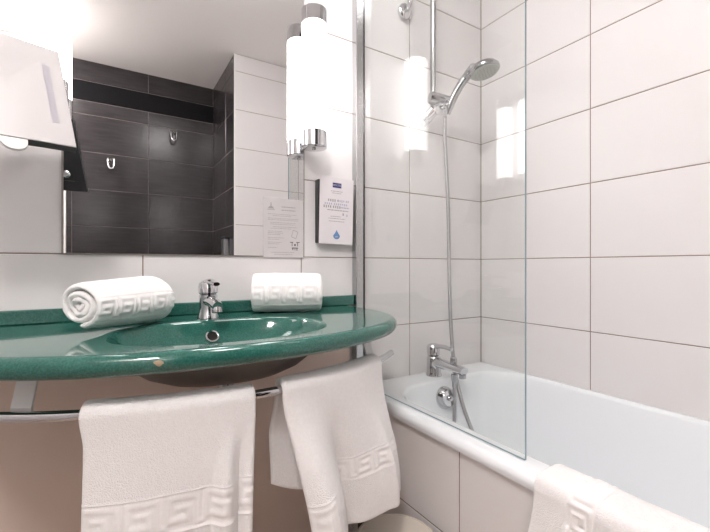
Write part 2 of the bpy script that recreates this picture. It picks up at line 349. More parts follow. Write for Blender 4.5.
g = G(); g.lathe(hc+hn*0.0208, hn, [(0.045, 0), (0.044, 0.002), (0.036, 0.0035)], 36); sp = g.build('spray_plate', 'nozzle', hs, True, 40)
a = hn.cross(Vector((1, 0, 0))).normalized(); b = hn.cross(a); 
nozz = G()
for rr, n in ((0.010, 6), (0.021, 12), (0.032, 18)):
    for k in range(n):
        q = hc+hn*0.0240+(a*math.cos(2*PI*k/n)+b*math.sin(2*PI*k/n))*rr; nozz.lathe(q, hn, [(0.0018, 0), (0.0014, 0.002)], 6)
nz_ = nozz.build('nozzles', 'ink_grey', sp); nz_['kind'] = 'stuff'
hose = G()
hpts = spline([(1.066, 1.076, 1.540), (1.068, 1.078, 1.45), (1.068, 1.062, 1.20), (1.067, 1.055, 0.95), (1.067, 1.046, 0.75), (1.067, 1.026, 0.60), (1.066, 0.985, 0.48), (1.085, 0.93, 0.34), (1.09, 0.93, 0.262), (1.06, 0.955, 0.235),
                (1.035, 0.985, 0.28), (1.034, 0.998, 0.38), (1.037, 1.0, 0.47), (1.037, 1.0, RIM-0.019)], 10)
hose.tube(hpts, 0.0068, 12)
tag(hose.build('shower_hose', 'hose', None, True), 'flexible grey metal hose hanging from the hand shower into the tub', 'hose')
# rod with round flange left of the rail
rod = thing('ceiling_rod', 'slim chrome rod ending in a round flange on the wall tiles, near the glass', 'rod', (0.943, YW, 1.94))
g = G(); g.lathe((0.943, YW-0.0005, 1.935), (0, -1, 0), [(0.028, 0), (0.029, 0.004), (0.029, 0.014), (0.024, 0.019), (0.012, 0.021)], 28); g.build('flange', 'chrome', rod, True, 40)
g = G(); g.tube(spline([(0.943, YW-0.016, 1.935), (0.943, YW-0.034, 1.945), (0.941, YW-0.040, 1.97), (0.938, YW-0.040, 2.05), (0.936, YW-0.040, ZC-0.001)]), 0.0085, 14); g.build('bar', 'chrome', rod, True, 45)

# ------------------------------------------------------------ glass screen
scr = thing('shower_screen', 'clear glass shower screen standing on the tub rim', 'glass screen', (0.748, 0.85, RIM))
gg = G().box(0.7430, 0.7485, 0.517, YW-0.0302, RIM+0.0015, 2.02)
go = gg.build('glass_pane', ['glass', 'glass_edge', 'black'], scr)
for p in go.data.polygons: p.material_index = 0 if abs(p.normal.x) > 0.5 else (2 if p.normal.y > 0.5 else 1)
G().box(0.7155, 0.7475, YW-0.030, YW-0.0006, RIM+0.001, 2.03, 0.002).build('wall_channel', 'satin', scr)
G().box(0.7478, 0.7510, YW-0.028, YW-0.0006, RIM+0.001, 2.03).build('seal_strip', 'black', scr)

# ------------------------------------------------------------ washbasin counter
cx0, cy0 = 0.213, 0.857
half = [(0, .655), (.06, .6565), (.12, .663), (.18, .675), (.24, .694), (.30, .720), (.36, .755), (.41, .800), (.445, .848), (.468, .90), (.480, .96), (.485, 1.03), (.485, 1.10), (.485, YW-0.001)]
sp_ = spline([(x, y, 0) for x, y in half[:-1]], 8)
ol = [(p.x, p.y) for p in sp_]+[(.485, YW-0.001)]
outl = [(cx0+x, y) for x, y in ol]+[(cx0-x, y) for x, y in reversed(ol)][:-1]
def hit(th):
    dx, dy = math.cos(th), math.sin(th); best = 1e9
    for i in range(len(outl)):
        (ax, ay), (bx_, by_) = outl[i], outl[(i+1) % len(outl)]
        ex, ey = bx_-ax, by_-ay; den = dx*ey-dy*ex
        if abs(den) < 1e-12: continue
        t = ((ax-cx0)*ey-(ay-cy0)*ex)/den; s_ = ((ax-cx0)*dy-(ay-cy0)*dx)/den
        if t > 0 and -1e-9 <= s_ <= 1+1e-9: best = min(best, t)
    return best
def rbasin(th):
    a, b, p = 0.215, 0.151, (2.9 if math.sin(th) > 0 else 2.25)
    return (abs(math.cos(th)/a)**p+abs(math.sin(th)/b)**p)**(-1/p)
ca = math.atan2(YW-0.001-cy0, 0.485)
ths = sorted([2*PI*k/160 for k in range(160)]+[ca, PI-ca, ca-0.004, PI-ca+0.004])
ro = [hit(t) for t in ths]; rb = [rbasin(t) for t in ths]
def ring(fr_, z): return [(cx0+math.cos(t)*q, cy0+math.sin(t)*q, TOP+z) for t, q in zip(ths, fr_)]
rg = []
for s_, z in ((.06, -.092), (.30, -.090), (.55, -.084), (.68, -.074), (.78, -.061), (.86, -.045), (.92, -.030), (.957, -.016), (.982, -.007), (1.0, -.0025), (1.02, -.0003), (1.04, 0)):
    rg.append(ring([q*s_ for q in rb], z))
rg.append(ring([max(q-0.021, p*1.045) for q, p in zip(ro, rb)], 0))
for a in range(0, 181, 18):
    k = math.sin(math.radians(a)); c_ = math.cos(math.radians(a))
    rg.append(ring([q-0.019*(1-k) for q in ro], -0.0175+0.0175*c_))
rg.append(ring([max(q-0.03, p*1.0) for q, p in zip(ro, rb)], -0.035))
ru = [ring([q*1.0 for q in rb], -.0352)]
for s_, z in ((.965, -.041), (.905, -.050), (.83, -.063), (.73, -.079), (.55, -.095), (.3, -.103), (.06, -.106)):
    ru.append(ring([q*s_ for q in rb], z))
basin = thing('washbasin', 'green mineral washbasin counter with curved front under the mirror', 'washbasin', (cx0, cy0, TOP-0.15))
G().loft(rg, True, False).build('countertop', 'green', basin, True, 60)
G().loft(ru, False, True).build('bowl_underside', 'grey_underside', basin, True, 60)
G().box(cx0-0.485, 0.7145, YW-0.020, YW-0.0008, TOP-0.0005, TOP+0.033, 0.003).build('backsplash', 'green', basin, True, 30)
# overflow in the back slope
oc = Vector((0.210, 0.986, TOP-0.037)); on = Vector((0, -1, 0.85)).normalized()
g = G(); a = on.cross(Vector((1, 0, 0))).normalized(); b = on.cross(a)
rings = []
for rr, h in ((0.0115, -0.012), (0.0115, 0.0035), (0.0125, 0.0045), (0.0155, 0.004), (0.0165, 0.002), (0.0165, -0.012)):
    rings.append([tuple(oc+on*h+(a*math.cos(2*PI*k/28)+b*math.sin(2*PI*k/28))*rr) for k in range(28)])
ovr = g.loft(rings).build('overflow_ring', 'chrome', basin, True, 40)
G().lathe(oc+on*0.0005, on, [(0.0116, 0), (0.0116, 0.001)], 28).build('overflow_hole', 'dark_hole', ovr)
G().lathe((cx0, cy0-0.005, TOP-0.0925), (0, 0, 1), [(0.030, 0), (0.030, 0.003), (0.025, 0.006), (0.010, 0.008)], 28).build('drain_plug', 'chrome', basin, True, 40)
g = G(); g.tube(spline([(cx0, cy0+0.01, TOP-0.109), (cx0, cy0+0.01, 0.55), (cx0, cy0+0.03, 0.47), (cx0, cy0+0.09, 0.45), (cx0, cy0+0.14, 0.50), (cx0, cy0+0.20, 0.53), (cx0, YW-0.0135, 0.53)]), 0.017, 16)
g.build('waste_pipe', 'chrome', basin, True, 45)

pan = G().box(-0.42, 0.700, YW-0.013, YW-0.0006, 0.06, TOP-0.037, 0.002)
tag(pan.build('wall_panel', 'panel'), 'plain beige panel on the wall beneath the green counter', 'panel')

# curved towel rail
RC, RR, RZ, RT = (0.22, 1.398), 0.69, 0.745, 0.0085
def railpt(x):
    s_ = (x-RC[0])/RR; return Vector((x, RC[1]-RR*math.sqrt(1-s_*s_), RZ)), Vector((s_, -math.sqrt(1-s_*s_), 0))
trail = thing('towel_rail', 'curved chrome towel rail under the front of the green counter', 'towel rail', (0.22, 0.71, RZ))
g = G(); xs = np.linspace(-0.215, 0.648, 60)
g.tube([railpt(x)[0] for x in xs], RT, 18); g.build('bar', 'chrome', trail, True, 45)
for xb in (-0.122, 0.545):
    p, n = railpt(xb); t = Vector((-n.y, n.x, 0)); g = G()
    rings = []
    for o_, z in ((-0.006, RZ-0.004), (-0.004, RZ+0.012), (-0.009, TOP-0.075), (-0.020, TOP-0.0356)):
        c_ = p+n*(o_-0.006); c_.z = z
        rings.append([tuple(c_+t*s1*0.016+n*s2*0.0022) for s1, s2 in ((-1, -1), (1, -1), (1, 1), (-1, 1))])
    g.loft(rings, True, True).build('bracket', 'white_paint', trail, False)

# ------------------------------------------------------------ basin tap
X, Y, Z = 0.216, 1.060, TOP
tap = thing('basin_tap', 'small chrome lever tap at the back of the green basin', 'tap', (X, Y, Z))
g = G(); g.lathe((X, Y, Z+0.0005), (0, 0, 1), [(0.027, 0), (0.027, 0.004), (0.0235, 0.010), (0.0215, 0.030), (0.0225, 0.050), (0.0225, 0.058), (0.019, 0.061)], 32); g.build('body', 'chrome', tap, True, 40)
g = G(); pp = spline([(X, Y-0.008, Z+0.044), (X, Y-0.04, Z+0.046), (X, Y-0.075, Z+0.043), (X, Y-0.105, Z+0.037)])
g.tube(pp, [(0.017-0.0002*i, 0.0135-0.00005*i) for i in range(len(pp))], 20); spo = g.build('spout', 'chrome', tap, True, 45)
g = G(); g.lathe((X, Y-0.098, Z+0.030), (0, -0.15, -1), [(0.011, -0.006), (0.012, 0), (0.012, 0.006), (0.009, 0.008)], 20); g.build('aerator', 'satin', spo, True, 40)
g = G(); g.lathe((X, Y, Z+0.0615), (0, 0.10, 1), [(0.020, 0), (0.0235, 0.003), (0.024, 0.018), (0.022, 0.028), (0.014, 0.034), (0.004, 0.036)], 28); g.build('cartridge_cap', 'chrome', tap, True, 40)
g = G(); pp = spline([(X, Y+0.012, Z+0.090), (X, Y-0.02, Z+0.095), (X, Y-0.055, Z+0.092), (X, Y-0.092, Z+0.090)])
g.tube(pp, [(0.015-0.0003*i, 0.0075-0.00012*i) for i in range(len(pp))], 16); g.build('lever', 'chrome', tap, True, 45)

# ------------------------------------------------------------ mirror, notice, leaflet holder
MX0, MX1, MZ0, MZ1 = -0.092, 0.531, 1.0115, 2.02
mir = thing('wall_mirror', 'large rectangular wall mirror above the green basin', 'mirror', (0.22, YW, MZ0))
G().box(MX0, MX1, YW-0.0045, YW-0.0005, MZ0, MZ1).build('mirror_glass', 'mirror', mir)
for bx_ in ((MX0-0.0045, MX0-0.0002, MZ0-0.004, MZ1), (MX1+0.0002, MX1+0.003, MZ0-0.004, MZ1), (MX0-0.0002, MX1+0.0002, MZ0-0.004, MZ0-0.0002)):
    G().box(bx_[0], bx_[1], YW-0.0035, YW-0.0004, bx_[2], bx_[3]).build('sealant_edge', 'sealant', mir)

def prints(parent, org, ua, va, na, rects, m, name):
    g = G()
    for x0, x1, z0, z1 in rects:
        g.add([org+ua*a+va*b+na*0.0002 for a, b in ((x0, z0), (x1, z0), (x1, z1), (x0, z1))], [(0, 1, 2, 3)])
    o = g.build(name, m, parent)
    if 'text' in name: o['kind'] = 'stuff'
    return o
def textline(x0, x1, z, h, rnd, mean=0.007):
    o = []; x = x0
    while x < x1:
        w_ = min(rnd.uniform(0.4, 1.6)*mean, x1-x); o.append((x, x+w_, z, z+h)); x += w_+0.0014
    return o
# paper notice stuck on the mirror
NX0, NX1, NZ0, NZ1 = 0.3975, 0.5285, 1.0065, 1.190
ny = YW-0.0053
not_ = thing('paper_notice', 'small printed card stuck to the lower right corner of the mirror', 'notice', ((NX0+NX1)/2, ny, NZ0))
card = G().box(NX0, NX1, ny, ny+0.0006, NZ0, NZ1).build('card', 'paper', not_)
org, ua, va, na = Vector((NX0, ny, NZ0)), Vector((1, 0, 0)), Vector((0, 0, 1)), Vector((0, -1, 0))
rnd = random.Random(3); L = []
L += textline(0.058, 0.105, 0.156, 0.0030, rnd)+textline(0.058, 0.105, 0.146, 0.0030, rnd)
for z, a, b in ((0.133, 0.014, 0.108), (0.128, 0.03, 0.09), (0.120, 0.014, 0.115), (0.1155, 0.014, 0.112), (0.107, 0.022, 0.105), (0.102, 0.022, 0.104), (0.094, 0.03, 0.11), (0.089, 0.022, 0.09),
                (0.080, 0.014, 0.06), (0.075, 0.014, 0.064), (0.070, 0.014, 0.055), (0.060, 0.014, 0.068), (0.055, 0.014, 0.05), (0.046, 0.014, 0.058), (0.041, 0.014, 0.05), (0.030, 0.014, 0.044), (0.015, 0.024, 0.10), (0.009, 0.034, 0.094)):
    L += textline(a, b, z, 0.0016, rnd, 0.005)
prints(not_, org, ua, va, na, L, 'ink_grey', 'printed_text')
def poly(g, pts, o=0.0002): g.add([org+ua*a+va*b+na*o for a, b in pts], [tuple(range(len(pts)))])
g = G(); poly(g, [(0.014, 0.150), (0.034, 0.150), (0.030, 0.156), (0.024, 0.159), (0.018, 0.156)]); poly(g, [(0.022, 0.159), (0.026, 0.159), (0.025, 0.170), (0.023, 0.170)]); poly(g, [(0.012, 0.146), (0.036, 0.146), (0.036, 0.148), (0.012, 0.148)])
g.build('printed_emblem', 'ink_grey', not_)
g = G()   # outlined tilted square above a small basin drawing
q = [(0.097, 0.087), (0.113, 0.081), (0.106, 0.060), (0.091, 0.066)]
for i in range(4):
    (ax, az), (bx_, bz) = q[i], q[(i+1) % 4]; dx, dz = bx_-ax, bz-az; l = math.hypot(dx, dz); ox, oz = -dz/l*0.0009, dx/l*0.0009
    poly(g, [(ax+ox, az+oz), (bx_+ox, bz+oz), (bx_-ox, bz-oz), (ax-ox, az-oz)])
g.build('printed_pictogram', 'ink_grey', not_)
g = G()
for x0, x1, z0, z1 in ((0.086, 0.097, 0.047, 0.0495), (0.107, 0.119, 0.047, 0.0495), (0.092, 0.0945, 0.036, 0.047), (0.111, 0.1135, 0.036, 0.047), (0.100, 0.106, 0.037, 0.043), (0.092, 0.1135, 0.0285, 0.032), (0.094, 0.0965, 0.024, 0.0285), (0.109, 0.111, 0.022, 0.0285), (0.098, 0.112, 0.024, 0.0255)):
    poly(g, [(x0, z0), (x1, z0), (x1, z1), (x0, z1)])
g.build('printed_pictogram', 'ink_dark', not_)
# leaflet in a black wall holder
hol = thing('leaflet_holder', 'black wall holder with a white printed leaflet, right of the lit mirror', 'leaflet holder', (0.635, YW, 1.055))
G().box(0.573, 0.690, YW-0.025, YW-0.0006, 1.055, 1.262, 0.002).build('holder_box', 'black', hol)
tilt = math.radians(-1.2)
ua = Vector((math.cos(tilt), -0.01, math.sin(tilt))).normalized(); va = Vector((-math.sin(tilt), 0.0, math.cos(tilt))); na = ua.cross(va)
va = na.cross(ua)*-1 if False else va
nrm = Vector((0, -1, 0)); org = Vector((0.5735, YW-0.0285, 1.0535)); LW, LH = 0.126, 0.219
g = G(); g.loft([[org+ua*a+va*b-nrm*k for a, b in ((0, 0), (LW, 0), (LW, LH), (0, LH))] for k in (0.0, 0.0012)], True, True)
leaf = g.build('leaflet', 'leaf', hol)
na = nrm
def lrect(rects, m, name): return prints(leaf, org+nrm*0.0003, ua, va, nrm, rects, m, name)
logo = lrect([(0.046, 0.079, 0.186, 0.202)], 'navy', 'logo_panel')
rnd = random.Random(8)
lrect(textline(0.040, 0.084, 0.173, 0.0022, rnd)+textline(0.044, 0.080, 0.167, 0.0018, rnd)+textline(0.040, 0.080, 0.090, 0.002, rnd)+textline(0.032, 0.095, 0.083, 0.002, rnd)+textline(0.034, 0.092, 0.074, 0.002, rnd), 'ink_grey', 'small_text')
def bigline(x0, n, z, h, w_, gap): return [(x0+i*(w_+gap)+(0.003 if i > 3 else 0), x0+i*(w_+gap)+w_+(0.003 if i > 3 else 0), z+rnd.uniform(-0.001, 0.001), z+h) for i in range(n)]
lrect(bigline(0.030, 5, 0.139, 0.0085, 0.0045, 0.0034)+bigline(0.014, 8, 0.118, 0.0085, 0.0045, 0.0034)+textline(0.028, 0.108, 0.110, 0.003, rnd, 0.006)+[(0.085, 0.090, 0.096, 0.104)], 'ink_grey', 'headline_text')
lrect(bigline(0.066, 6, 0.140, 0.007, 0.0040, 0.0030)+bigline(0.018, 11, 0.129, 0.006, 0.0042, 0.0035)+textline(0.074, 0.110, 0.120, 0.004, rnd)+[(0.100, 0.104, 0.093, 0.101)], 'ink_lilac', 'headline_text')
g = G(); dp = []
for k in range(29):
    t = k/28*2*PI; y_ = -math.cos(t); x_ = math.sin(t)*(1 if y_ < 0 else (1-y_)**0.6*1.0+0.0)
    dp.append((0.064+0.0125*x_, 0.028+0.012*y_+(0.008*max(0, y_)**3)))
g.add([org+ua*a+va*b+nrm*0.0005 for a, b in dp[:-1]], [tuple(range(28))]); drop = g.build('water_drop', 'blue', leaf)
g = G(); g.add([org+ua*a+va*b+nrm*0.0008 for a, b in ((0.058, 0.022), (0.068, 0.023), (0.070, 0.027), (0.060, 0.026))], [(0, 1, 2, 3)]); g.build('drop_highlight', 'ink_lilac', drop)
tc_ = bpy.data.curves.new('logo_text', 'FONT'); tc_.body = 'NOVOTEL'; tc_.size = 0.0088; tc_.align_x = 'CENTER'; tc_.align_y = 'CENTER'
to = bpy.data.objects.new('logo_text_curve', tc_); C.objects.link(to); bpy.context.view_layer.update()
me = bpy.data.meshes.new_from_object(to.evaluated_get(bpy.context.evaluated_depsgraph_get())); bpy.data.objects.remove(to); me.name = 'logo_text'
me.materials.clear(); me.materials.append(M['white_ink'])
lo = bpy.data.objects.new('logo_text', me); C.objects.link(lo); lo.parent = leaf; lo.matrix_parent_inverse = Matrix.Identity(4)
mw = Matrix.Translation(org+ua*0.0625+va*0.194+nrm*0.0009) @ Matrix((ua, va, nrm)).transposed().to_4x4() @ Matrix.Scale(0.80, 4, Vector((1, 0, 0)))
bpy.context.view_layer.update(); lo.matrix_world = mw

# ------------------------------------------------------------ tube lamps beside the mirror
def lamp(x, label):
    y, z0, z1, r = 1.107, 1.345, 1.772, 0.0395
    t = thing('wall_lamp', label, 'lamp', (x, y, z0), 'tube lamps beside the mirror')
    G().lathe((x, y, z0+0.046), (0, 0, 1), [(r-0.001, 0), (r-0.001, z1-z0-0.088)], 40).build('diffuser', 'lamp', t, True, 40)
    G().lathe((x, y, z0), (0, 0, 1), [(r-0.003, 0), (r, 0.002), (r, 0.050), (r-0.0009, 0.0505)], 40).build('end_cap', 'chrome', t, True, 40)
    G().lathe((x, y, z1-0.046), (0, 0, 1), [(r-0.0009, -0.0005), (r, 0), (r, 0.044), (r-0.003, 0.046)], 40).build('end_cap', 'chrome', t, True, 40)
    G().lathe((x, y, z0-0.0005), (0, 0, -1), [(0.006, 0), (0.006, 0.005), (0.004, 0.007)], 16).build('screw_knob', 'chrome', t, True, 40)
    for z in (z0+0.015, z1-0.03):
        G().tube([(x, y+r-0.002, z), (x, YW-0.0048, z)], 0.008, 12).build('wall_bracket', 'chrome', t, True, 40)
    return t
lamp(0.540, 'lit opal tube lamp with chrome caps at the mirror edge beside the leaflet')
lamp(-0.118, 'lit opal tube lamp partly hidden behind the tilted shaving mirror')
# added ceiling fill lights (outside the picture and outside what the mirror shows)
def ceiling_fill_lamp(x, y, m, label, k=1.0):
    cl = thing('ceiling_fill_lamp', label, 'lamp', (x, y, ZC), 'added ceiling fill lights')
    G().lathe((x, y, ZC-0.0005), (0, 0, -1), [(0.15*k, 0), (0.15*k, 0.02), (0.146*k, 0.024), (0.14*k, 0.024)], 48).build('base', 'white_paint', cl, True, 40)
    G().lathe((x, y, ZC-0.0246), (0, 0, -1), [(0.138*k, 0), (0.132*k, 0.018), (0.11*k, 0.034), (0.07*k, 0.046), (0.02*k, 0.051)], 48).build('diffuser', m, cl, True, 60)
ceiling_fill_lamp(0.45, 0.62, 'ceil_fill', 'added round fill light on the ceiling over the middle of the bathroom')
ceiling_fill_lamp(-0.43, -0.30, 'entrance_fill', 'added warm fill light on the ceiling over the entrance by the door')

# ------------------------------------------------------------ tilting shaving mirror
BR, BL, TR, TL = Vector((-0.0515, 0.907, 1.203)), Vector((-0.250, 0.879, 1.206)), Vector((-0.083, 0.955, 1.396)), Vector((-0.281, 0.922, 1.408))
def pn(a, b, k):      # a: 0 right .. 1 left, b: 0 bottom .. 1 top, k: towards the wall
    p = (BR*(1-a)+BL*a)*(1-b)+(TR*(1-a)+TL*a)*b
    return p+PN*k
PN = -((BL-BR).cross(TR-BR)).normalized()
if PN.y < 0: PN = -PN
sm = thing('shaving_mirror', 'tilted square shaving mirror with grey light strip at the left', 'mirror', tuple((BR+BL)/2))
def slab(a0, a1, b0, b1, k0, k1):
    return G().loft([[tuple(pn(a, b, k)) for a, b in ((a0, b0), (a1, b0), (a1, b1), (a0, b1))] for k in (k0, k1)], True, True)
slab(0.004, 0.996, 0.004, 0.996, 0, 0.003).build('mirror_glass', 'painted_reflection', sm)
slab(0.10, 0.155, 0.215, 0.80, -0.0006, -0.0001).build('light_strip', 'frosted', sm)
bk = slab(0.0, 1.0, 0.0, 1.0, 0.0032, 0.014).build('back_shell', 'black', sm)
for rc in ((0, 1, 0, 0.14), (0, 1, 0.86, 1), (0, 0.13, 0.1405, 0.8595), (0.87, 1, 0.1405, 0.8595)):
    slab(*rc, 0.0142, 0.022).build('back_rim', 'black', bk)
g = G(); tabp = [(0.5-0.0, 0)]; 
cen = 0.45
pts = [(cen-0.095, -0.002)]+[(cen+0.095*math.cos(PI+PI*k/14), -0.002+(-0.068)*math.sin(PI*k/14)**0.8 if 0 < k < 14 else -0.002) for k in range(15)][::1]
pts = [(cen+0.095*math.cos(PI*k/16), -0.003-0.105*math.sin(PI*k/16)**0.75) for k in range(17)]
g.loft([[tuple(pn(a, b, k)) for a, b in pts] for k in (0.001, 0.009)], True, True); g.build('handle_tab', 'white_paint', sm, False)
arm = G(); q = pn(0.5, 0.5, 0.0225); arm.tube(spline([q, q+Vector((0, 0.03, 0)), (q.x-0.09, 1.05, q.z+0.03), (q.x-0.11, YW-0.02, q.z+0.03), (q.x-0.11, YW-0.0006, q.z+0.03)]), 0.008, 14)
arm.build('arm', 'chrome', sm, True, 45)
G().lathe((q.x-0.11, YW-0.0006, q.z+0.03), (0, -1, 0), [(0.035, 0), (0.035, 0.006), (0.02, 0.012)], 28).build('wall_plate', 'chrome', sm, True, 40)
G().lathe(pn(0.20, 0.24, 0.0225), PN, [(0.007, 0), (0.010, 0.004), (0.010, 0.012), (0.006, 0.016)], 16).build('hinge_knob', 'chrome', sm, True, 40)

# ------------------------------------------------------------ things seen in the mirror
def hook(x, z, label):
    t = thing('robe_hook', label, 'hook', (x, YB, z), 'robe hooks on the dark tiled wall')
    k = 0.68
    G().lathe((x, YB+0.0005, z+0.035*k), (0, 1, 0), [(0.014*k, 0), (0.014*k, 0.006), (0.010*k, 0.010)], 18).build('wall_plate', 'chrome', t, True, 40)
    for s_ in (-1, 1):
        pts_ = [(0.004, 0.009, 0.036), (0.020, 0.020, 0.050), (0.027, 0.035, 0.034), (0.026, 0.045, -0.015), (0.018, 0.052, -0.050), (0, 0.055, -0.064)]
        G().tube(spline([(x+s_*a*k, YB+b, z+c*k) for a, b, c in pts_]), 0.0072, 10).build('hook_arm', 'chrome', t, True, 45)
hook(0.012, 1.685, 'small chrome robe hook on dark tiles, the lower one in the mirror')
hook(0.406, 1.940, 'small chrome robe hook on dark tiles, the higher one in the mirror')
disp = thing('wall_dispenser', 'narrow brushed steel dispenser on the dark side wall, reflected at the mirror bottom', 'dispenser', (XS, -0.47, 0.92))
G().box(XS-0.034, XS-0.0006, -0.475, -0.395, 0.92, 1.165, 0.004).build('case', 'steel', disp)
G().box(XS-0.036, XS-0.0006, -0.478, -0.392, 1.1655, 1.178, 0.003).build('lid', 'black', disp)

# ------------------------------------------------------------ towels
KEY = ["11111110", "10000010", "10111010", "10001010", "11111010", "00000011"]
KB = np.array([[int(c) for c in r_] for r_ in KEY], float)
KB = np.kron(KB, np.ones((4, 4)))
for ax in (0, 1):
    if ax == 1: KB = (np.roll(KB, 1, 1)+2*KB+np.roll(KB, -1, 1))/4
    else:
        P = np.vstack([KB[:1], KB, KB[-1:]]); KB = (P[:-2]+2*P[1:-1]+P[2:])/4
def keyh(u, v):      # u in periods, v 0..1 (0 = bottom)
    h, w_ = KB.shape
    return KB[np.clip(((1-v)*h).astype(int), 0, h-1), ((u % 1.0)*w_).astype(int) % w_]
def cloth(name, label, P, th, relief, bandmask, loc, edge=0.007, group=None, lab2=None):
    """P: (ni, nj, 3) mid-surface; normal = dP/di x dP/dj is the outer side"""
    ni, nj = P.shape[:2]
    N = np.cross(np.gradient(P, axis=0), np.gradient(P, axis=1)); N /= np.linalg.norm(N, axis=2, keepdims=True)+1e-12
    di = np.linalg.norm(np.diff(P, axis=0), axis=2).mean(); dj = np.linalg.norm(np.diff(P, axis=1), axis=2).mean()
    I, J = np.meshgrid(np.arange(ni), np.arange(nj), indexing='ij')
    d = np.minimum(np.minimum(I, ni-1-I)*di, np.minimum(J, nj-1-J)*dj)
    t_ = np.clip(d/edge, 0, 1); prof = np.sqrt(1-(1-t_)**2)*0.5*th+0.0002
    A = P+N*(prof+relief)[..., None]; B = P-N*prof[..., None]
    t = thing(name, label, 'towel', loc, group)
    def quads(mask, off): 
        i, j = np.nonzero(mask); a = i*nj+j+off
        return np.stack([a, a+nj, a+nj+1, a+1], 1)
    full = np.ones((ni-1, nj-1), bool)
    Q1 = quads(full & ~bandmask, 0); Q2 = quads(full, ni*nj)[:, ::-1]
    # stitch around the border
    idx = [(i, 0) for i in range(ni)]+[(ni-1, j) for j in range(1, nj)]+[(i, nj-1) for i in range(ni-2, -1, -1)]+[(0, j) for j in range(nj-2, 0, -1)]
    S = []
    for k in range(len(idx)):
        a = idx[k][0]*nj+idx[k][1]; b = idx[(k+1) % len(idx)][0]*nj+idx[(k+1) % len(idx)][1]
        S.append((b, a, a+ni*nj, b+ni*nj))
    V = np.concatenate([A.reshape(-1, 3), B.reshape(-1, 3)])
    def mk(nm, Q, m):
        used = np.unique(Q); rm = np.zeros(len(V), int); rm[used] = np.arange(len(used))
        me = bpy.data.meshes.new(nm); me.from_pydata(V[used].tolist(), [], rm[Q].tolist()); me.materials.append(M[m]); me.shade_smooth()
        o = bpy.data.objects.new(nm, me); C.objects.link(o); o.parent = t; o.matrix_parent_inverse = Matrix.Translation(-Vector(loc)); return o
    mk('terry_cloth', np.concatenate([Q1, Q2, np.array(S)]), 'terry')
    if bandmask.any():
        b = mk('key_band', quads(bandmask, 0), 'band'); b['label'] = 'woven Greek key border in relief'
    return t
def smooth(x, a, b):
    t = np.clip((x-a)/(b-a), 0, 1); return t*t*(3-2*t)
rng = np.random.RandomState(5)
def wob(S, T, amp, k=6):
    o = 0*S
    for _ in range(k):
        o = o+np.sin(S*rng.uniform(10, 45)+T*rng.uniform(-35, 35)+rng.uniform(0, 6))
    return o*amp/k
def hang(name, label, xa, xb, Lf, Lb, th, mod, band, per, group):
    ds = 0.0024; rr = RT+th/2+0.0012
    xs = np.linspace(xa, xb, int((xb-xa)/ds)); tt = np.arange(0, Lf+PI*rr+Lb, ds)
    X_, T = np.meshgrid(xs, tt, indexing='ij'); Sn = (X_-xa)/(xb-xa)
    s_ = (X_-RC[0])/RR; cyy = RC[1]-RR*np.sqrt(1-s_**2); nx, nyv = s_, -np.sqrt(1-s_**2)
    ang = np.clip((T-Lf)/rr, 0, PI); down = np.where(T < Lf, Lf-T, np.where(T > Lf+PI*rr, T-Lf-PI*rr, 0)); front = T < Lf+PI*rr/2
    o_ = rr*np.cos(ang); z = RZ+rr*np.sin(ang)-down
    do, dx, dz = mod(Sn, front, down)
    o_ = o_+do; P = np.stack([X_+nx*o_+dx, cyy+nyv*o_, z+dz], 2)
    v = (band[1]-down)/(band[1]-band[0]); inb = front & (down > band[0]) & (down < band[1])
    border = 0.0016*np.exp(-((v-0.03)/0.03)**2)+0.0016*np.exp(-((v-0.97)/0.03)**2)
    rel = np.where(inb, 0.0017*keyh((X_-xa)/per, np.clip((v-0.10)/0.80, 0, 0.999))*((v > 0.1) & (v < 0.9))+border*1.3-0.0008, 0)
    rel = rel+wob(X_*3, down*3, 0.0006)
    bm_ = (inb[:-1, :-1] & inb[1:, 1:])
    return cloth(name, label, P, th, rel, bm_, (float((xa+xb)/2), 0.72, RZ), group=group)
grp = 'hand towels over the curved rail'
def modA(S, front, dn):
    g_ = smooth(dn, 0.0, 0.22)
    fold = 0.018*np.exp(-((S-0.80-0.02*dn/0.3)/0.05)**2)*smooth(dn, 0.03, 0.14)-0.012*np.exp(-((S-0.90)/0.05)**2)*smooth(dn, 0.03, 0.12)
    do = np.where(front, 0.006*g_+fold+0.004*np.sin(S*7)*g_, -0.004*g_)
    dx = np.where(front, -0.008*S*g_+0.006*(1-S)*smooth(dn, 0, .05), 0)
    return do, dx, wob(S, dn, 0.0015)-0.02*S*0
hang('hand_towel', 'white hand towel with key border hanging flat at the middle of the curved rail', -0.034, 0.222, 0.37, 0.30, 0.013, modA, (0.130, 0.196), 0.058, grp)
def modB(S, front, dn):
    g_ = smooth(dn, 0.0, 0.30)
    lobe = np.exp(-((S-0.11)/0.14)**2)
    do = np.where(front, 0.050*lobe*smooth(dn, 0.0, 0.20)+0.010*g_-0.030*np.exp(-((S-0.36-0.05*g_)/0.075)**2)*smooth(dn, 0.02, 0.2)+0.012*np.exp(-((S-0.80)/0.05)**2)*smooth(dn, 0.05, 0.22)+0.010*np.sin(S*9+1)*g_, -0.035*(1-S)*smooth(dn, 0.0, 0.12)-0.004*g_)
    dx = np.where(front, 0.050*(1-S)*g_+0.050*S*smooth(dn, 0.0, 0.30), 0.010*g_)
    dz = np.where(front, -0.085*np.exp(-(S/0.30)**2)*smooth(dn, 0.05, 0.33)+0.0*S, 0.04*smooth(dn, .05, .25)*(2*S-1)**2)
    return do, dx, dz
hang('hand_towel', 'white hand towel draped in loose folds over the right end of the curved rail', 0.272, 0.545, 0.316, 0.245, 0.014, modB, (0.165, 0.218), 0.046, grp)

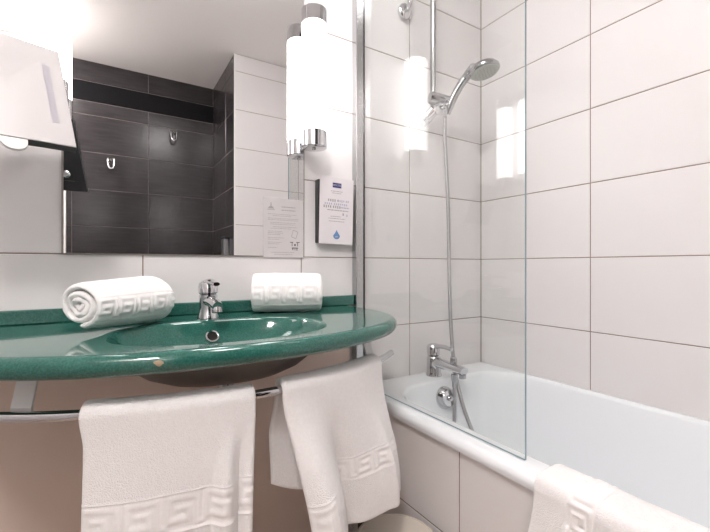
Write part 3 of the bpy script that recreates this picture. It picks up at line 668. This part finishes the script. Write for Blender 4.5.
# towel over the tub rim
def tub_towel():
    th, ds = 0.012, 0.0024; k = th/2+0.001
    pr = [(0.700-k-0.006, 0.26), (0.700-k-0.003, 0.40), (0.700-k, 0.535), (0.700-k, RIM-0.012), (0.704-k*0.6, RIM+k*0.75), (0.718, RIM+k+0.0005), (0.745, RIM+k+0.0005), (0.765, RIM+k), (0.783+k*0.7, RIM-0.006+k*0.2), (0.788+k, RIM-0.035), (0.793+k, RIM-0.075)]
    sp2 = spline([(a, 0, b) for a, b in pr], 12); a = np.array([(p.x, p.z) for p in sp2])
    L_ = np.concatenate([[0], np.cumsum(np.hypot(*np.diff(a, axis=0).T))]); tt = np.arange(0, L_[-1], ds)
    px_, pz = np.interp(tt, L_, a[:, 0]), np.interp(tt, L_, a[:, 1])
    ys = np.arange(0.468, 0.10, -ds); Yg, T = np.meshgrid(ys, tt, indexing='ij')
    Xg = np.broadcast_to(px_, Yg.shape).copy(); Zg = np.broadcast_to(pz, Yg.shape).copy()
    out_ = smooth(RIM-Zg, 0.03, 0.2)*(Xg < 0.72)
    Xg -= out_*(0.012*np.sin(Yg*34+1.0)**2+0.004); Yg2 = Yg+0.006*np.sin(T*15)*1.0+out_*0.006
    P = np.stack([Xg, Yg2, Zg], 2)
    v = (0.468-Yg-0.062)/0.055; inb = (v > 0) & (v < 1)
    border = 0.002*np.exp(-((v-0.03)/0.03)**2)+0.002*np.exp(-((v-0.97)/0.03)**2)
    rel = np.where(inb, 0.0034*keyh(T/0.052, np.clip((v-0.12)/0.76, 0, 0.999))*((v > 0.12) & (v < 0.88))+border-0.0008, 0)+wob(Yg*3, T*3, 0.0006)
    cloth('bath_towel', 'white towel with key border folded over the tub rim', P, th, rel, inb[:-1, :-1] & inb[1:, 1:], (0.74, 0.32, RIM))
tub_towel()

# rolled towels
def roll(label, c, axis, length, R0, R1, bandang, per, turns, phase):
    th, pitch, ds = 0.0115, 0.0128, 0.0020
    ax = Vector(axis).normalized(); f = Vector((ax.y, -ax.x, 0))
    if f.y > 0: f = -f
    a0 = math.radians(-84); na_ = int(turns*2*PI*0.045/0.0022); nb = int(length/ds)
    al = np.linspace(a0, a0+turns*2*PI, na_); b = np.linspace(-length/2, length/2, nb)
    AL, Bx = np.meshgrid(al, b, indexing='ij'); q = (Bx+length/2)/length
    Rm = R0+(R1-R0)*q
    tn = (AL-a0)/(2*PI)
    r_ = Rm-th/2-pitch*np.maximum(tn-0.12*0, 0)
    r_ = np.where(tn < 1, Rm-th/2-pitch*smooth(tn, 0.35, 1.0), r_)
    sq = 1+0.05*np.cos(2*AL+phase)+0.02*np.cos(3*AL)-np.clip(tn-1, 0, 3)*0.10*np.cos(2*AL-1.2)
    r_ = r_*sq*(1-0.05*np.abs(2*q-1)**4)
    bulge = 0.004*np.sin(AL*2+phase)*np.clip(tn-0.8, 0, 1)
    cf, sf = np.cos(AL)*r_*1.06, np.sin(AL)*r_*0.96
    P = np.stack([c[0]+ax.x*(Bx+bulge)+f.x*cf, c[1]+ax.y*(Bx+bulge)+f.y*cf, sf], 2)
    zmin = P[..., 2].min(); P[..., 2] += TOP+0.001+th/2-zmin
    # key band over an angular range on the outer turn
    lo_, hi_ = math.radians(bandang[0]), math.radians(bandang[1])
    v = (AL-lo_)/(hi_-lo_); inb = (v > 0) & (v < 1)
    border = 0.0016*np.exp(-((v-0.03)/0.03)**2)+0.0016*np.exp(-((v-0.97)/0.03)**2)
    rel = np.where(inb, 0.0021*keyh((Bx+length/2)/per, np.clip((v-0.12)/0.76, 0, 0.999))*((v > 0.12) & (v < 0.88))+border-0.0006, 0)+wob(AL*0.4, Bx*5, 0.0010)
    if ax.x*f.y-ax.y*f.x > 0: pass
    # outward normal check
    N = np.cross(P[6, nb//2]-P[5, nb//2], P[5, nb//2+1]-P[5, nb//2]); cen_ = np.array([c[0], c[1], TOP+R0])
    if np.dot(N, P[5, nb//2]-cen_) < 0:
        P = P[:, ::-1]; rel = rel[:, ::-1]; inb = inb[:, ::-1]
    return cloth('rolled_towel', label, P, th, rel, inb[:-1, :-1] & inb[1:, 1:], (c[0], c[1], TOP), edge=0.009, group='rolled towels on the green counter')
rl = roll('white rolled towel with its spiral end showing, left of the basin tap', (0.019, 1.000), (0.722, 0.692, 0), 0.196, 0.0495, 0.061, (-34, 22), 0.044, 3.3, 0.6)
roll('white rolled towel lying crosswise to the right of the basin tap', (0.440, 1.080), (0.93, -0.37, 0), 0.194, 0.062, 0.061, (-32, 32), 0.046, 3.3, 0.3)

# ------------------------------------------------------------ waste bin
BX, BY = 0.588, 0.756
bn = thing('waste_bin', 'round cream waste bin with flat lid beside the tub front', 'bin', (BX, BY, 0.0))
G().lathe((BX, BY, 0.0008), (0, 0, 1), [(0.082, 0), (0.086, 0.004), (0.088, 0.03), (0.098, 0.295), (0.099, 0.30)], 48).build('body', 'bin', bn, True, 40)
G().lathe((BX, BY, 0.3012), (0, 0, 1), [(0.100, 0), (0.1025, 0.003), (0.1025, 0.014), (0.100, 0.019), (0.094, 0.021), (0.092, 0.0195), (0.04, 0.021), (0.01, 0.0212)], 56).build('lid', 'bin', bn, True, 35)
G().box(BX-0.04, BX-0.012, BY+0.102, BY+0.114, 0.285, 0.318, 0.003).build('lid_hinge', 'black', bn)
